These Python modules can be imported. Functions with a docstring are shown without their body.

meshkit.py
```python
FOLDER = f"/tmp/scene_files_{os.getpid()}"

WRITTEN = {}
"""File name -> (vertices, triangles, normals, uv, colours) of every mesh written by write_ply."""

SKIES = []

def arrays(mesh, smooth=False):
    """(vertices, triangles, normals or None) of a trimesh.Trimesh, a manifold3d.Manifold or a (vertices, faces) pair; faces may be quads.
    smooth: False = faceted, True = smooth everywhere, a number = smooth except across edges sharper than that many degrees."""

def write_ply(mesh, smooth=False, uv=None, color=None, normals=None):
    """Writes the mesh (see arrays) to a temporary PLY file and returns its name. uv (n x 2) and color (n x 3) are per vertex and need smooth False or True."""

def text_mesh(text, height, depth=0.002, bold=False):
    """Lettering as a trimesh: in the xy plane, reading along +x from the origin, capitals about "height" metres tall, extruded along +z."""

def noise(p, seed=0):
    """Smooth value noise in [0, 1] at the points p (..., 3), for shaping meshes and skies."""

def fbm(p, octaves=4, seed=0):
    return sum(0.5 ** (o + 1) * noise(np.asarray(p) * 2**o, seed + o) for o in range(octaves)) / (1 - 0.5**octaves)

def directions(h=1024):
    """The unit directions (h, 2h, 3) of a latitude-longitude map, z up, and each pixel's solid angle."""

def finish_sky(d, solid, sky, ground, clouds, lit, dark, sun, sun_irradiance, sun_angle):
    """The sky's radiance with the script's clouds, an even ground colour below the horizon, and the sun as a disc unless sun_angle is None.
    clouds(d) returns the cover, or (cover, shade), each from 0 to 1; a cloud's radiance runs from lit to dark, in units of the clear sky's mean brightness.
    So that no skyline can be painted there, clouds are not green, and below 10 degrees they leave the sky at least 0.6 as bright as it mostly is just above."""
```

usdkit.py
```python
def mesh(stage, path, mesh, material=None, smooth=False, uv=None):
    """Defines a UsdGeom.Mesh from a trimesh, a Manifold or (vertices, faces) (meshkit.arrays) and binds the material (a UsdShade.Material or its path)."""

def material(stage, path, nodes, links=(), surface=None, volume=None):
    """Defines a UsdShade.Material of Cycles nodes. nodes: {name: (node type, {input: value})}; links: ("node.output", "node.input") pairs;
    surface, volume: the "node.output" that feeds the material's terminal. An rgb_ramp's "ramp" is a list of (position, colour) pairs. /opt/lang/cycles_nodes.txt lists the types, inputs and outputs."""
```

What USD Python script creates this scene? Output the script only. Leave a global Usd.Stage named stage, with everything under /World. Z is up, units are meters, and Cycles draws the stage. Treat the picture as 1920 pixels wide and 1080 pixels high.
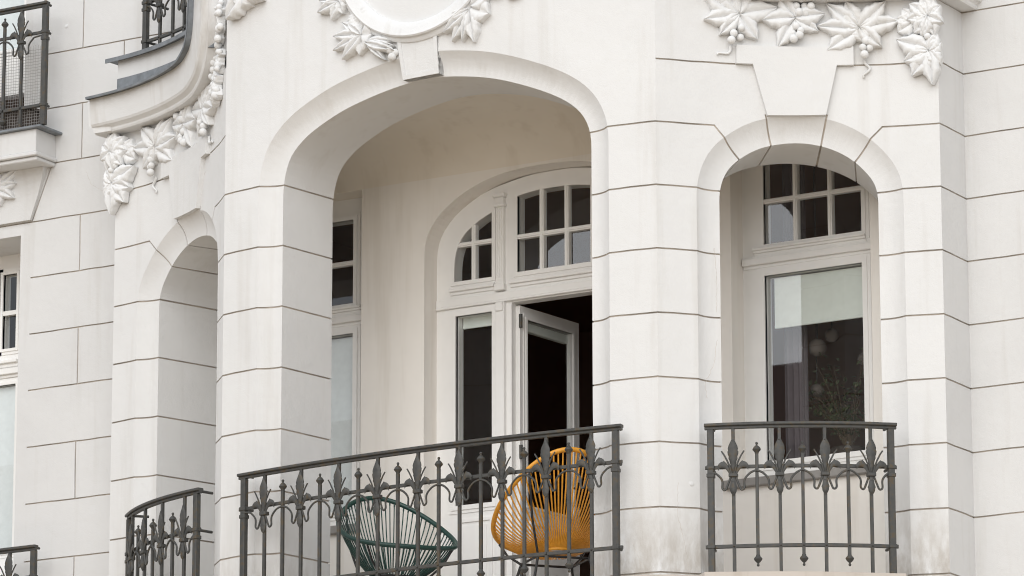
import math, random
import numpy as np, trimesh, usdkit, meshkit
import manifold3d as m3
from scipy.interpolate import CubicSpline, PchipInterpolator
from shapely.geometry import Polygon, LineString, box, MultiPolygon, Point
from shapely.ops import unary_union
from pxr import Usd, UsdGeom, UsdLux, UsdShade, Gf, Sdf

stage = Usd.Stage.CreateInMemory()
UsdGeom.SetStageUpAxis(stage, UsdGeom.Tokens.z)
UsdGeom.SetStageMetersPerUnit(stage, 1.0)
UsdGeom.Xform.Define(stage, '/World')
UsdGeom.Scope.Define(stage, '/World/Looks')
PI = math.pi
rng = random.Random(7)

# ------------------------------------------------------------------ camera
F_PX, PITCH, ROLL, YAW = 9000.0, 0.23634, 0.00172, 0.53806
CAM = np.array([15.389, -26.077, -6.672])
cam = UsdGeom.Camera.Define(stage, '/World/camera')
cam.CreateHorizontalApertureAttr(36.0)
cam.CreateVerticalApertureAttr(20.25)
cam.CreateFocalLengthAttr(36.0 * F_PX / 1920.0)
cam.CreateClippingRangeAttr(Gf.Vec2f(0.5, 500))
cam.CreateFStopAttr(0.0)
cam.CreateFocusDistanceAttr(31.0)
cam.CreateExposureAttr(0.69)
_r = np.array([math.cos(YAW), math.sin(YAW), 0]); _v0 = np.array([-math.sin(YAW), math.cos(YAW), 0]); _u0 = np.array([0, 0, 1.0])
_v = _v0 * math.cos(PITCH) + _u0 * math.sin(PITCH)
_u = -_v0 * math.sin(PITCH) + _u0 * math.cos(PITCH)
_x = math.cos(ROLL) * _r - math.sin(ROLL) * _u
_y = math.sin(ROLL) * _r + math.cos(ROLL) * _u
M = Gf.Matrix4d(*_x, 0, *_y, 0, *(-_v), 0, *CAM, 1)
cam.AddTransformOp().Set(M)

# ------------------------------------------------------------------ sky and sun
SUN_DIR = np.array([0.16, -0.92, 0.33]); SUN_DIR = SUN_DIR / np.linalg.norm(SUN_DIR)
ELEV, ROT = math.asin(SUN_DIR[2]), math.atan2(SUN_DIR[0], SUN_DIR[1])
sky_mat = usdkit.material(stage, '/World/Looks/sky', {
    'sky': ('sky_texture', {'sky_type': 'single_scattering', 'sun_disc': False, 'sun_elevation': ELEV, 'sun_rotation': ROT, 'altitude': 100.0, 'air_density': 1.0, 'aerosol_density': 1.5}),
    'tc': ('texture_coordinate', {}),
    'n': ('noise_texture', {'scale': 2.2, 'detail': 4.0, 'roughness': 0.55}),
    'cov': ('rgb_ramp', {'ramp': [(0.0, (0.80,) * 3), (0.45, (0.93,) * 3), (1.0, (1.0,) * 3)]}),
    'shade': ('rgb_ramp', {'ramp': [(0.2, (5.75, 6.05, 6.5)), (0.8, (8.5, 8.8, 9.15))]}),
    'mix': ('mix_color', {'use_clamp': False}),
    'bg': ('background_shader', {'strength': 0.08}),
}, [('tc.generated', 'n.vector'), ('n.fac', 'cov.fac'), ('n.fac', 'shade.fac'), ('cov.color', 'mix.fac'), ('sky.color', 'mix.a'), ('shade.color', 'mix.b'), ('mix.result', 'bg.color')], surface='bg.background')
dome = UsdLux.DomeLight.Define(stage, '/World/sky')
dome.CreateIntensityAttr(1.0)
UsdShade.MaterialBindingAPI.Apply(dome.GetPrim()).Bind(sky_mat)
sun = UsdLux.DistantLight.Define(stage, '/World/sun')
sun.CreateIntensityAttr(0.40); sun.CreateAngleAttr(80.0); sun.CreateColorAttr(Gf.Vec3f(1.0, 0.99, 0.972))
sun.GetPrim().CreateAttribute('inputs:normalize', Sdf.ValueTypeNames.Bool).Set(True)
_z = SUN_DIR; _xx = np.cross([0, 0, 1.0], _z); _xx /= np.linalg.norm(_xx); _yy = np.cross(_z, _xx)
sun.AddTransformOp().Set(Gf.Matrix4d(*_xx, 0, *_yy, 0, *_z, 0, 0, 0, 30, 1))

# ------------------------------------------------------------------ helpers
used = {}
def free(parent, name):
    k = (parent, name); n = used.get(k, 0); used[k] = n + 1
    return f'{parent}/{name}' if n == 0 else f'{parent}/{name}_{n:03d}'
def tag(p, label=None, cat=None, group=None, kind=None):
    p = p.GetPrim() if hasattr(p, 'GetPrim') else p
    for k, val in (('label', label), ('category', cat), ('group', group), ('kind', kind)):
        if val: p.SetCustomDataByKey(k, val)
    return p
def thing(name, label, cat, group=None, kind=None, loc=(0, 0, 0), rz=0.0):
    x = UsdGeom.Xform.Define(stage, free('/World', name))
    if any(loc) or rz:
        x.AddTranslateOp().Set(Gf.Vec3d(*map(float, loc))); x.AddRotateZOp().Set(math.degrees(rz))
    return tag(x, label, cat, group, kind)
def obj(name, mesh, mat, parent=None, smooth=False, label=None, kind=None):
    pp = '/World' if parent is None else str((parent.GetPrim() if hasattr(parent, 'GetPrim') else parent).GetPath())
    m = usdkit.mesh(stage, free(pp, name), mesh, mat, smooth=smooth)
    tag(m, label, None, None, kind)
    return m.GetPrim()
def join(ms):
    ms = [m for m in ms if m is not None and len(m.faces)]
    return trimesh.util.concatenate(ms)
def tm(man):
    m = man.to_mesh()
    return np.array(m.vert_properties[:, :3], float), np.array(m.tri_verts)
def xs(poly):
    polys = list(poly.geoms) if hasattr(poly, 'geoms') else [poly]
    cs = []
    for p in polys:
        if p.is_empty or not hasattr(p, 'exterior'): continue
        cs.append(np.array(p.exterior.coords)[:-1]); cs += [np.array(h.coords)[:-1] for h in p.interiors]
    return m3.CrossSection(cs, m3.FillRule.EvenOdd)
def bx(x0, x1, y0, y1, z0, z1):
    b = trimesh.creation.box(extents=(x1 - x0, y1 - y0, z1 - z0)); b.apply_translation(((x0 + x1) / 2, (y0 + y1) / 2, (z0 + z1) / 2)); return b
def cbox(x0, x1, y0, y1, z0, z1, c=0.004):
    P = [(a, b_, d) for a in (x0, x1) for b_ in (y0, y1) for d in (z0, z1)]
    cen = np.array([(x0 + x1) / 2, (y0 + y1) / 2, (z0 + z1) / 2]); pts = []
    for p in P:
        p = np.array(p); s = np.sign(cen - p) * c
        for k in range(3):
            q = p + s; q[k] = p[k]; pts.append(q)
    return trimesh.convex.convex_hull(np.array(pts))
def tube(pts, r, sides=8, caps=True):
    p = np.asarray(pts, float); n = len(p)
    t = np.gradient(p, axis=0); t /= np.linalg.norm(t, axis=1, keepdims=True) + 1e-12
    a = np.cross(t[0], [0, 0, 1.0] if abs(t[0][2]) < .9 else [0, 1.0, 0]); a /= np.linalg.norm(a); A = [a]
    for i in range(1, n):
        a = A[-1] - t[i] * (A[-1] @ t[i]); A.append(a / np.linalg.norm(a))
    A = np.array(A); B = np.cross(t, A); ang = np.arange(sides) * 2 * PI / sides
    rr = np.broadcast_to(r, (n,))[:, None, None]
    v = (p[:, None] + rr * (np.cos(ang)[None, :, None] * A[:, None] + np.sin(ang)[None, :, None] * B[:, None])).reshape(-1, 3)
    f = []
    for i in range(n - 1):
        for j in range(sides):
            a0, a1 = i * sides + j, i * sides + (j + 1) % sides
            f += [(a0, a1, a1 + sides), (a0, a1 + sides, a0 + sides)]
    if caps:
        v = np.vstack([v, p[0], p[-1]])
        for j in range(sides):
            f += [(n * sides, (j + 1) % sides, j), (n * sides + 1, (n - 1) * sides + j, (n - 1) * sides + (j + 1) % sides)]
    return trimesh.Trimesh(v, np.array(f), process=False)
def lathe(profile, center, sides=14):
    pr = np.array(profile, float); ang = np.arange(sides) * 2 * PI / sides
    v = np.stack([pr[:, None, 0] * np.cos(ang), pr[:, None, 0] * np.sin(ang), np.repeat(pr[:, 1:2], sides, 1)], -1).reshape(-1, 3) + center
    f = []
    for i in range(len(pr) - 1):
        for j in range(sides):
            a0, a1 = i * sides + j, i * sides + (j + 1) % sides
            f += [(a0, a1, a1 + sides), (a0, a1 + sides, a0 + sides)]
    return trimesh.Trimesh(v, np.array(f), process=False)
def flat(poly, y, th):
    """polygon in (x, z), front face at y, thickness th to the back"""
    out = []
    for p in (poly.geoms if hasattr(poly, 'geoms') else [poly]):
        if p.is_empty: continue
        v, f = tm(m3.Manifold.extrude(xs(p), th))
        out.append(trimesh.Trimesh(np.stack([v[:, 0], y + th - v[:, 2], v[:, 1]], 1), f, process=False))
    return join(out)
def horiz(poly, z0, z1):
    v, f = tm(m3.Manifold.extrude(xs(poly), z1 - z0)); v[:, 2] += z0
    return trimesh.Trimesh(v, f, process=False)
def rot2(p, a):
    c, s = math.cos(a), math.sin(a); p = np.asarray(p, float); q = p.copy()
    q[..., 0] = c * p[..., 0] - s * p[..., 1]; q[..., 1] = s * p[..., 0] + c * p[..., 1]; return q

# ------------------------------------------------------------------ materials
L = '/World/Looks/'
def plaster(name, base, dirt=None, stain=0.5, bump=0.35, rough=0.85):
    b = np.array(base)
    nodes = {
        'geo': ('geometry', {}),
        'n1': ('noise_texture', {'scale': 1.3, 'detail': 5.0, 'roughness': 0.6}),
        'r1': ('rgb_ramp', {'ramp': [(0.25, tuple(b * (1 - 0.10 * stain))), (0.55, tuple(b)), (0.8, tuple(np.minimum(b * 1.03, 0.9)))]}),
        'map': ('mapping', {'scale': (7.0, 7.0, 0.55)}),
        'n2': ('noise_texture', {'scale': 1.0, 'detail': 4.0, 'roughness': 0.6}),
        'r2': ('rgb_ramp', {'ramp': [(0.30, (0.86, 0.84, 0.81)), (0.46, (1, 1, 1)), (1.0, (1, 1, 1))]}),
        'mul': ('mix_color', {'blend_type': 'multiply', 'fac': stain}),
        'n3': ('noise_texture', {'scale': 160.0, 'detail': 3.0}),
        'n4': ('noise_texture', {'scale': 9.0, 'detail': 3.0}),
        'ad': ('math', {'math_type': 'multiply_add', 'value2': 4.0}),
        'bump': ('bump', {'strength': bump, 'distance': 0.003}),
        'p': ('principled_bsdf', {'roughness': rough, 'specular_ior_level': 0.25}),
    }
    links = [('geo.position', 'n1.vector'), ('geo.position', 'map.vector'), ('map.vector', 'n2.vector'), ('geo.position', 'n3.vector'), ('geo.position', 'n4.vector'),
             ('n1.fac', 'r1.fac'), ('n2.fac', 'r2.fac'), ('r1.color', 'mul.a'), ('r2.color', 'mul.b'), ('n4.fac', 'ad.value1'), ('n3.fac', 'ad.value3'), ('ad.value', 'bump.height'), ('bump.normal', 'p.normal')]
    last = 'mul.result'
    if dirt:
        for i, (lo, hi, amt, scale) in enumerate(dirt):
            nodes[f'sx{i}'] = ('separate_xyz', {})
            nodes[f'mr{i}'] = ('map_range', {'from_min': hi, 'from_max': lo, 'to_min': 0.0, 'to_max': 1.0, 'clamp': True})
            nodes[f'dp{i}'] = ('mapping', {'scale': (scale, scale, scale * .38)})
            nodes[f'dn{i}'] = ('noise_texture', {'scale': 1.0, 'detail': 6.0, 'roughness': 0.65})
            nodes[f'dr{i}'] = ('rgb_ramp', {'ramp': [(0.38, (0, 0, 0)), (0.60, (1, 1, 1))]})
            nodes[f'dm{i}'] = ('math', {'math_type': 'multiply'})
            nodes[f'da{i}'] = ('math', {'math_type': 'multiply', 'value2': amt})
            nodes[f'dx{i}'] = ('mix_color', {'b': (0.36, 0.32, 0.27)})
            links += [('geo.position', f'sx{i}.vector'), (f'sx{i}.z', f'mr{i}.value'), ('geo.position', f'dp{i}.vector'), (f'dp{i}.vector', f'dn{i}.vector'), (f'dn{i}.fac', f'dr{i}.fac'), (f'dr{i}.color', f'dm{i}.value1'),
                      (f'mr{i}.result', f'dm{i}.value2'), (f'dm{i}.value', f'da{i}.value1'), (f'da{i}.value', f'dx{i}.fac'), (last, f'dx{i}.a')]
            last = f'dx{i}.result'
    links.append((last, 'p.base_color'))
    return usdkit.material(stage, L + name, nodes, links, surface='p.BSDF')
def simple(name, col, rough=0.5, metal=0.0, var=0.12, scale=20.0, bump=0.0, spec=0.5):
    c = np.array(col)
    return usdkit.material(stage, L + name, {
        'geo': ('geometry', {}), 'n': ('noise_texture', {'scale': scale, 'detail': 4.0, 'roughness': 0.6}),
        'r': ('rgb_ramp', {'ramp': [(0.3, tuple(c * (1 - var))), (0.7, tuple(c * (1 + var)))]}),
        'b': ('bump', {'strength': bump, 'distance': 0.002}),
        'p': ('principled_bsdf', {'roughness': rough, 'metallic': metal, 'specular_ior_level': spec})},
        [('geo.position', 'n.vector'), ('n.fac', 'r.fac'), ('r.color', 'p.base_color'), ('n.fac', 'b.height'), ('b.normal', 'p.normal')], surface='p.BSDF')
def iron_mat():
    return usdkit.material(stage, L + 'wrought_iron', {
        'geo': ('geometry', {}), 'n': ('noise_texture', {'scale': 26.0, 'detail': 5.0, 'roughness': 0.65}),
        'r': ('rgb_ramp', {'ramp': [(0.30, (0.036, 0.037, 0.036)), (0.54, (0.056, 0.055, 0.051)), (0.62, (0.072, 0.056, 0.034)), (0.80, (0.085, 0.050, 0.025))]}),
        'n2': ('noise_texture', {'scale': 140.0, 'detail': 3.0}), 'b': ('bump', {'strength': 0.35, 'distance': 0.002}),
        'p': ('principled_bsdf', {'roughness': 0.55, 'specular_ior_level': 0.5})},
        [('geo.position', 'n.vector'), ('geo.position', 'n2.vector'), ('n.fac', 'r.fac'), ('r.color', 'p.base_color'), ('n2.fac', 'b.height'), ('b.normal', 'p.normal')], surface='p.BSDF')
def glass_mat(name, tint=(0.96, 0.975, 0.97), r0=0.075):
    return usdkit.material(stage, L + name, {
        'f': ('layer_weight', {'blend': 0.5}), 'pw': ('math', {'math_type': 'power', 'value2': 5.0}), 'ma': ('math', {'math_type': 'multiply_add', 'value2': 1 - r0, 'value3': r0}),
        't': ('transparent_bsdf', {'color': tint}), 'g': ('glossy_bsdf', {'color': (0.95, 0.97, 1.0), 'roughness': 0.01}), 'm': ('mix_closure', {})},
        [('f.facing', 'pw.value1'), ('pw.value', 'ma.value1'), ('ma.value', 'm.fac'), ('t.BSDF', 'm.closure1'), ('g.BSDF', 'm.closure2')], surface='m.closure')
def sheet(poly, y):
    """one thin pane"""
    out = []
    for p in (poly.geoms if hasattr(poly, 'geoms') else [poly]):
        if p.is_empty: continue
        v, f = trimesh.creation.triangulate_polygon(p, engine='earcut')
        m = trimesh.Trimesh(np.stack([v[:, 0], np.full(len(v), y), v[:, 1]], 1), f, process=False)
        if m.face_normals[0][1] > 0: m.invert()
        out.append(m)
    return join(out)
WALL = (0.692, 0.690, 0.684)
m_main = plaster('plaster_main_wall', (0.642, 0.638, 0.631), stain=0.5)
m_bay = plaster('plaster_bay', WALL, dirt=[(-1.66, -1.22, 0.8, 6.0), (-1.66, -1.05, 0.5, 22.0)], stain=0.5)
m_cor = plaster('plaster_cornice', WALL, dirt=[(2.30, 2.14, .55, 4.0)], stain=0.8)
m_log = plaster('plaster_loggia', (0.83, 0.795, 0.745), stain=0.6)
m_ceil = plaster('plaster_loggia_ceiling', (0.80, 0.745, 0.66), stain=0.5)
m_orn = plaster('plaster_ornament', (0.740, 0.742, 0.742), stain=0.9, bump=0.6)
m_joint = simple('joint_grime', (0.37, 0.325, 0.28), 0.9, var=0.4, scale=4)
m_crack = simple('crack_grime', (0.50, 0.45, 0.40), 0.95, var=0.2)
m_zinc = simple('zinc_flashing', (0.17, 0.185, 0.20), 0.5, var=0.25, scale=14)
m_iron = iron_mat()
m_paint = simple('white_window_paint', (0.83, 0.82, 0.80), 0.45, var=0.025, scale=6)
m_pane = glass_mat('window_glass')
m_putty = simple('window_rubber', (0.10, 0.10, 0.095), 0.7)
m_blind = simple('blind_fabric', (0.73, 0.765, 0.72), 0.9, var=0.03)
m_curtain = simple('sheer_curtain', (0.73, 0.76, 0.765), 0.9, var=0.04)
m_plum = simple('plum_curtain', (0.15, 0.13, 0.14), 0.9, var=0.06)
m_room = simple('room_paint', (0.27, 0.17, 0.13), 0.9, var=0.1, scale=1.5)
m_floor = plaster('loggia_floor_concrete', (0.55, 0.50, 0.45), stain=1.0)
m_sill = simple('grey_sill', (0.27, 0.255, 0.24), 0.7, var=0.08)
m_black = simple('black_steel', (0.018, 0.017, 0.017), 0.4, var=0.1)
m_green = simple('green_cord', (0.016, 0.052, 0.043), 0.38, var=0.12, scale=30)
m_yellow = simple('yellow_cord', (0.74, 0.33, 0.03), 0.42, var=0.12, scale=30)
m_leaf = simple('dark_plant_leaf', (0.07, 0.085, 0.035), 0.5, var=0.3)
m_twig = simple('plant_twig', (0.12, 0.085, 0.05), 0.8, var=0.2)
m_globe = simple('paper_globe', (0.15, 0.125, 0.11), 0.8, var=0.05)
m_net = simple('netting', (0.30, 0.29, 0.28), 0.7)
m_planter = simple('planter_box', (0.055, 0.042, 0.034), 0.8, var=0.2)
m_ground = simple('street_setts', (0.45, 0.345, 0.225), 0.9, var=0.15, scale=2)
m_pave = simple('pavement_slabs', (0.45, 0.365, 0.27), 0.9, var=0.15, scale=1.5)
m_opp = simple('opposite_render', (0.26, 0.20, 0.165), 0.9, var=0.1, scale=0.5)
m_opp_roof = simple('opposite_roof', (0.11, 0.06, 0.05), 0.8, var=0.2)
m_opp_win = simple('opposite_window', (0.05, 0.055, 0.06), 0.2)

# ------------------------------------------------------------------ wall surfaces: (s, z, n) -> world
class Surf:
    def __init__(self, P, side=1, ext=0.5):
        P = np.asarray(P, float)
        d0 = P[0] - P[1]; d1 = P[-1] - P[-2]
        s = np.r_[0, np.cumsum(np.linalg.norm(np.diff(P, axis=0), axis=1))]
        self.L = s[-1]
        P = np.vstack([P[0] + d0 / np.linalg.norm(d0) * ext, P, P[-1] + d1 / np.linalg.norm(d1) * ext])
        self.s = np.r_[-ext, s, self.L + ext]
        T = np.gradient(P, self.s, axis=0)
        T[0] = T[1]; T[-1] = T[-2]
        T /= np.linalg.norm(T, axis=1)[:, None]
        self.P, self.T = P, T; self.flip = side < 0
        self.N = np.stack([T[:, 1], -T[:, 0]], 1) * (1 if side > 0 else -1)
    def plan(self, s, n=0.0):
        i = lambda A: np.stack([np.interp(s, self.s, A[:, k]) for k in (0, 1)], -1)
        N = i(self.N); N /= np.linalg.norm(N, axis=-1, keepdims=True)
        return i(self.P) + N * np.asarray(n)[..., None]
    def map(self, s, z, n):
        s, z, n = np.broadcast_arrays(np.asarray(s, float), np.asarray(z, float), np.asarray(n, float))
        p = self.plan(s, n)
        return np.stack([p[..., 0], p[..., 1], z], -1)
    def mesh(self, v, f):
        f = np.asarray(f)
        return trimesh.Trimesh(self.map(v[:, 0], v[:, 1], v[:, 2]), f[:, ::-1] if self.flip else f, process=False)
    def slab(self, poly, n0, n1, refine=None, depth=None):
        """poly in (s, z) as a solid from depth n0 to front n1; depth(s, z) sinks the front"""
        ms = []
        for p in (poly.geoms if hasattr(poly, 'geoms') else [poly]):
            if p.is_empty or p.area < 1e-6: continue
            man = m3.Manifold.extrude(xs(p), n1 - n0)
            if refine: man = man.refine_to_length(refine)
            v, f = tm(man); n = n0 + v[:, 2]
            if depth is not None:
                d = depth(v[:, 0], v[:, 1]); n = n0 + (n - n0) * (n1 - n0 - d) / (n1 - n0)
            ms.append(self.mesh(np.stack([v[:, 0], v[:, 1], n], 1), f))
        return join(ms)

TX = np.linspace(-1.63, 1.63, 81)
FRONT = Surf(np.stack([TX, -1.245 - 0.034 * TX - 0.14 * (1 - (TX / 1.63) ** 2)], 1))
S0 = FRONT.L / 2                                     # s of the middle of the front
fs = lambda X: np.interp(X, FRONT.P[:, 0], FRONT.s)   # X to arc length
_t = np.linspace(0, 1, 61)[:, None]
_W = (1 - _t) ** 2 * np.array([1.63, -1.3004]) + 2 * _t * (1 - _t) * np.array([2.317, -.512]) + _t * _t * np.array([3.095, -.358])
WR = Surf(_W)
_WL = _W.copy(); _WL[:, 1] += 0.111 * (3.095 - _W[:, 0]) / 1.465; _WL[:, 0] *= -1
WL = Surf(_WL, side=-1)
MAIN = Surf(np.array([[-9.0, 0.0], [6.0, 0.0]]))      # s = X + 9
RETR = Surf(np.array([[3.095, -0.358], [3.095, 0.0]]))
RETL = Surf(np.array([[-3.095, -0.345], [-3.095, 0.0]]), side=-1)
C = 0.40                                              # course height
T = 0.55                                              # wall thickness
GAP = 0.0055

def arch_poly(pts, half_w, z0, cx=0.0):
    """outline through (x, z) points of an arch from left springing to right springing, closed down to z0"""
    return Polygon([(cx + pts[0][0], z0)] + [(cx + a, b) for a, b in pts] + [(cx + pts[-1][0], z0)])
def smooth_pts(pts, n=60):
    p = np.array(pts, float); t = np.r_[0, np.cumsum(np.linalg.norm(np.diff(p, axis=0), axis=1))]
    return PchipOr(t, p)(np.linspace(0, t[-1], n))
def PchipOr(t, p): return CubicSpline(t, p)
def blocks(region, lines, gap=GAP):
    cut = unary_union([LineString(l).buffer(gap, cap_style=2, join_style=2) for l in lines])
    import shapely
    cut = shapely.transform(shapely.segmentize(cut, .07), lambda p: p + .0045 * (np.stack([meshkit.noise(np.c_[p * 9, 0 * p[:, :1]], 3), meshkit.noise(np.c_[p * 9, 0 * p[:, :1]], 8)], 1) - .5))
    d = region.difference(cut.buffer(0))
    return [g for g in (d.geoms if hasattr(d, 'geoms') else [d]) if g.area > 0.002]
def cavetto(opening, w, D):
    ring = opening.exterior
    import shapely
    def depth(s, z):
        d = shapely.distance(shapely.points(s, z), ring)
        q = np.clip(d / w, 0, 1)
        return D * (1 - q ** 2.2)
    return depth
def build_wall(parent, surf, region, opening, lines, w, D, mat, refine=0.12, band_clip=None, name='stone_block'):
    band = opening.buffer(w).difference(opening) if band_clip is None else band_clip
    dep = cavetto(opening, w, D)
    for b in blocks(region.difference(opening), lines):
        fl = b.difference(band); bd = b.intersection(band)
        ms = []
        if fl.area > 1e-5: ms.append(surf.slab(fl, -T, 0, refine))
        if bd.area > 1e-5: ms.append(surf.slab(bd, -T, 0, 0.045, dep))
        obj(name, join(ms), mat, parent, smooth=25)
    core_reg = region.difference(opening.buffer(0.006))
    cf = core_reg.difference(band); cb = core_reg.intersection(band)
    obj('joint_bedding', join([surf.slab(cf, -T + .012, -0.0075, refine), surf.slab(cb, -T + .012, -0.0075, 0.06, dep)]), m_joint, parent, smooth=25)

# ================================================================== THE GROUND
ground = obj('ground', bx(-120, 120, -120, 40, -8.6, -8.42), m_ground); tag(ground, kind='structure')
road = obj('road', bx(-120, 120, -19.0, -6.5, -8.40, -8.38), m_ground); tag(road, kind='structure')
for (y0, y1) in ((-6.5, 0.4), (-28.9, -19.0)):
    tag(obj('pavement', bx(-120, 120, y0, y1, -8.41, -8.26), m_pave), kind='structure')

# ================================================================== FRONT ARCHED WALL OF THE BAY
_in = [(-1.182, 1.10), (-1.176, 1.20), (-1.155, 1.295), (-1.115, 1.378), (-1.045, 1.447), (-0.955, 1.504), (-0.835, 1.556), (-0.68, 1.610), (-0.53, 1.646), (-0.38, 1.675), (-0.18, 1.702),
       (0.06, 1.708), (0.29, 1.680), (0.456, 1.645), (0.603, 1.600), (0.76, 1.540), (0.91, 1.472), (1.02, 1.405), (1.093, 1.338), (1.140, 1.262), (1.163, 1.18), (1.168, 1.10)]
_ip = smooth_pts(_in, 70)
front_open = Polygon([(fs(_in[0][0]), -1.64)] + [(fs(a), b) for a, b in _ip] + [(fs(_in[-1][0]), -1.64)])
front_region = box(0, -3.0, FRONT.L, 4.2)
front_lines = [[(-.1, k * C), (FRONT.L + .1, k * C)] for k in range(-6, 3)]
front_lines += [[(-.1, 3 * C), (fs(-1.0), 3 * C)], [(fs(1.0), 3 * C), (FRONT.L + .1, 3 * C)]]
arched_wall = thing('arched_wall', 'white plaster front wall of the bay around the wide flattened arch of the loggia', 'wall')
build_wall(arched_wall, FRONT, front_region, front_open, front_lines, 0.150, 0.075, m_bay)
# keystone of the big arch
def keystone(parent, surf, quad, n1, frame=0.026, n0=-0.12):
    q = Polygon(quad); inn = q.buffer(-frame)
    dp = lambda s, z: .046 * np.clip((2.0 - z) / .32, 0, 1) ** 1.3
    ms = [surf.slab(q, n0, n1, 0.06, dp), surf.slab(q.difference(inn), n0, n1 + 0.006, 0.06, dp)]
    return obj('keystone', join(ms), m_orn, parent, smooth=25)
keystone(arched_wall, FRONT, [(fs(-0.160), 1.711), (fs(0.112), 1.713), (fs(0.120), 2.02), (fs(-0.185), 2.02)], 0.022)

# ================================================================== WINGS
def wing_wall(surf, label, ds):
    inn = [(.418, .70), (.420, .78), (.440, .87), (.485, .952), (.564, 1.022), (.655, 1.075), (.765, 1.108), (.90, 1.122), (1.035, 1.106), (1.145, 1.066), (1.235, 1.008), (1.312, .93), (1.358, .86), (1.378, .78), (1.380, .70)]
    p = smooth_pts(inn, 50)
    op = Polygon([(.418 + ds, -1.64)] + [(a + ds, b) for a, b in p] + [(1.380 + ds, -1.64)])
    reg = box(0, -3.0, surf.L, 2.06)
    x = lambda v: v + ds
    lines = [[(-.1, k * C), (surf.L + .1, k * C)] for k in range(-6, 3)]
    lines += [[(-.1, 1.2), (x(.375), 1.2), (x(.43), 1.135), (x(.60), .94)], [(surf.L + .1, 1.2), (x(1.42), 1.2), (x(1.352), 1.135), (x(1.2), .94)]]
    lines += [[(-.1, 1.6), (x(.63), 1.6)], [(x(1.14), 1.6), (surf.L + .1, 1.6)]]
    lines += [[(x(.700), 1.285), (x(.703), 1.268), (x(.77), .98)], [(x(1.080), 1.290), (x(1.076), 1.275), (x(1.02), .98)]]
    w = thing('wing_wall', label, 'wall')
    build_wall(w, surf, reg, op, lines, 0.160, 0.062, m_bay)
    key = Polygon([(x(.515), 1.715), (x(.515), 1.597), (x(.619), 1.597), (x(.706), 1.272), (x(1.073), 1.279), (x(1.146), 1.597), (x(1.251), 1.597), (x(1.251), 1.715)])
    obj('keystone', surf.slab(key, -0.1, 0.032, 0.1), m_bay, w, smooth=25)
    return op
opR = wing_wall(WR, 'white plaster wing wall right of the wide arch, with the narrow round-headed opening', 0.0)
opL = wing_wall(WL, 'white plaster wing wall left of the wide arch, its deep round-headed opening seen aslant', -0.045)
for surf, lab in ((RETR, 'narrow plaster return joining the right wing to the main wall'), (RETL, 'narrow plaster return joining the left wing to the main wall')):
    rt = thing('return_wall', lab, 'wall')
    for b in blocks(box(0.0, -3.0, surf.L, 2.06), [[(-.1, k * C), (1, k * C)] for k in range(-7, 6)]):
        obj('stone_block', surf.slab(b, -.25, 0.0), m_main, rt)
    obj('joint_bedding', surf.slab(box(0.003, -3.0, surf.L, 2.05), -.24, -0.0075), m_joint, rt)

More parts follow.
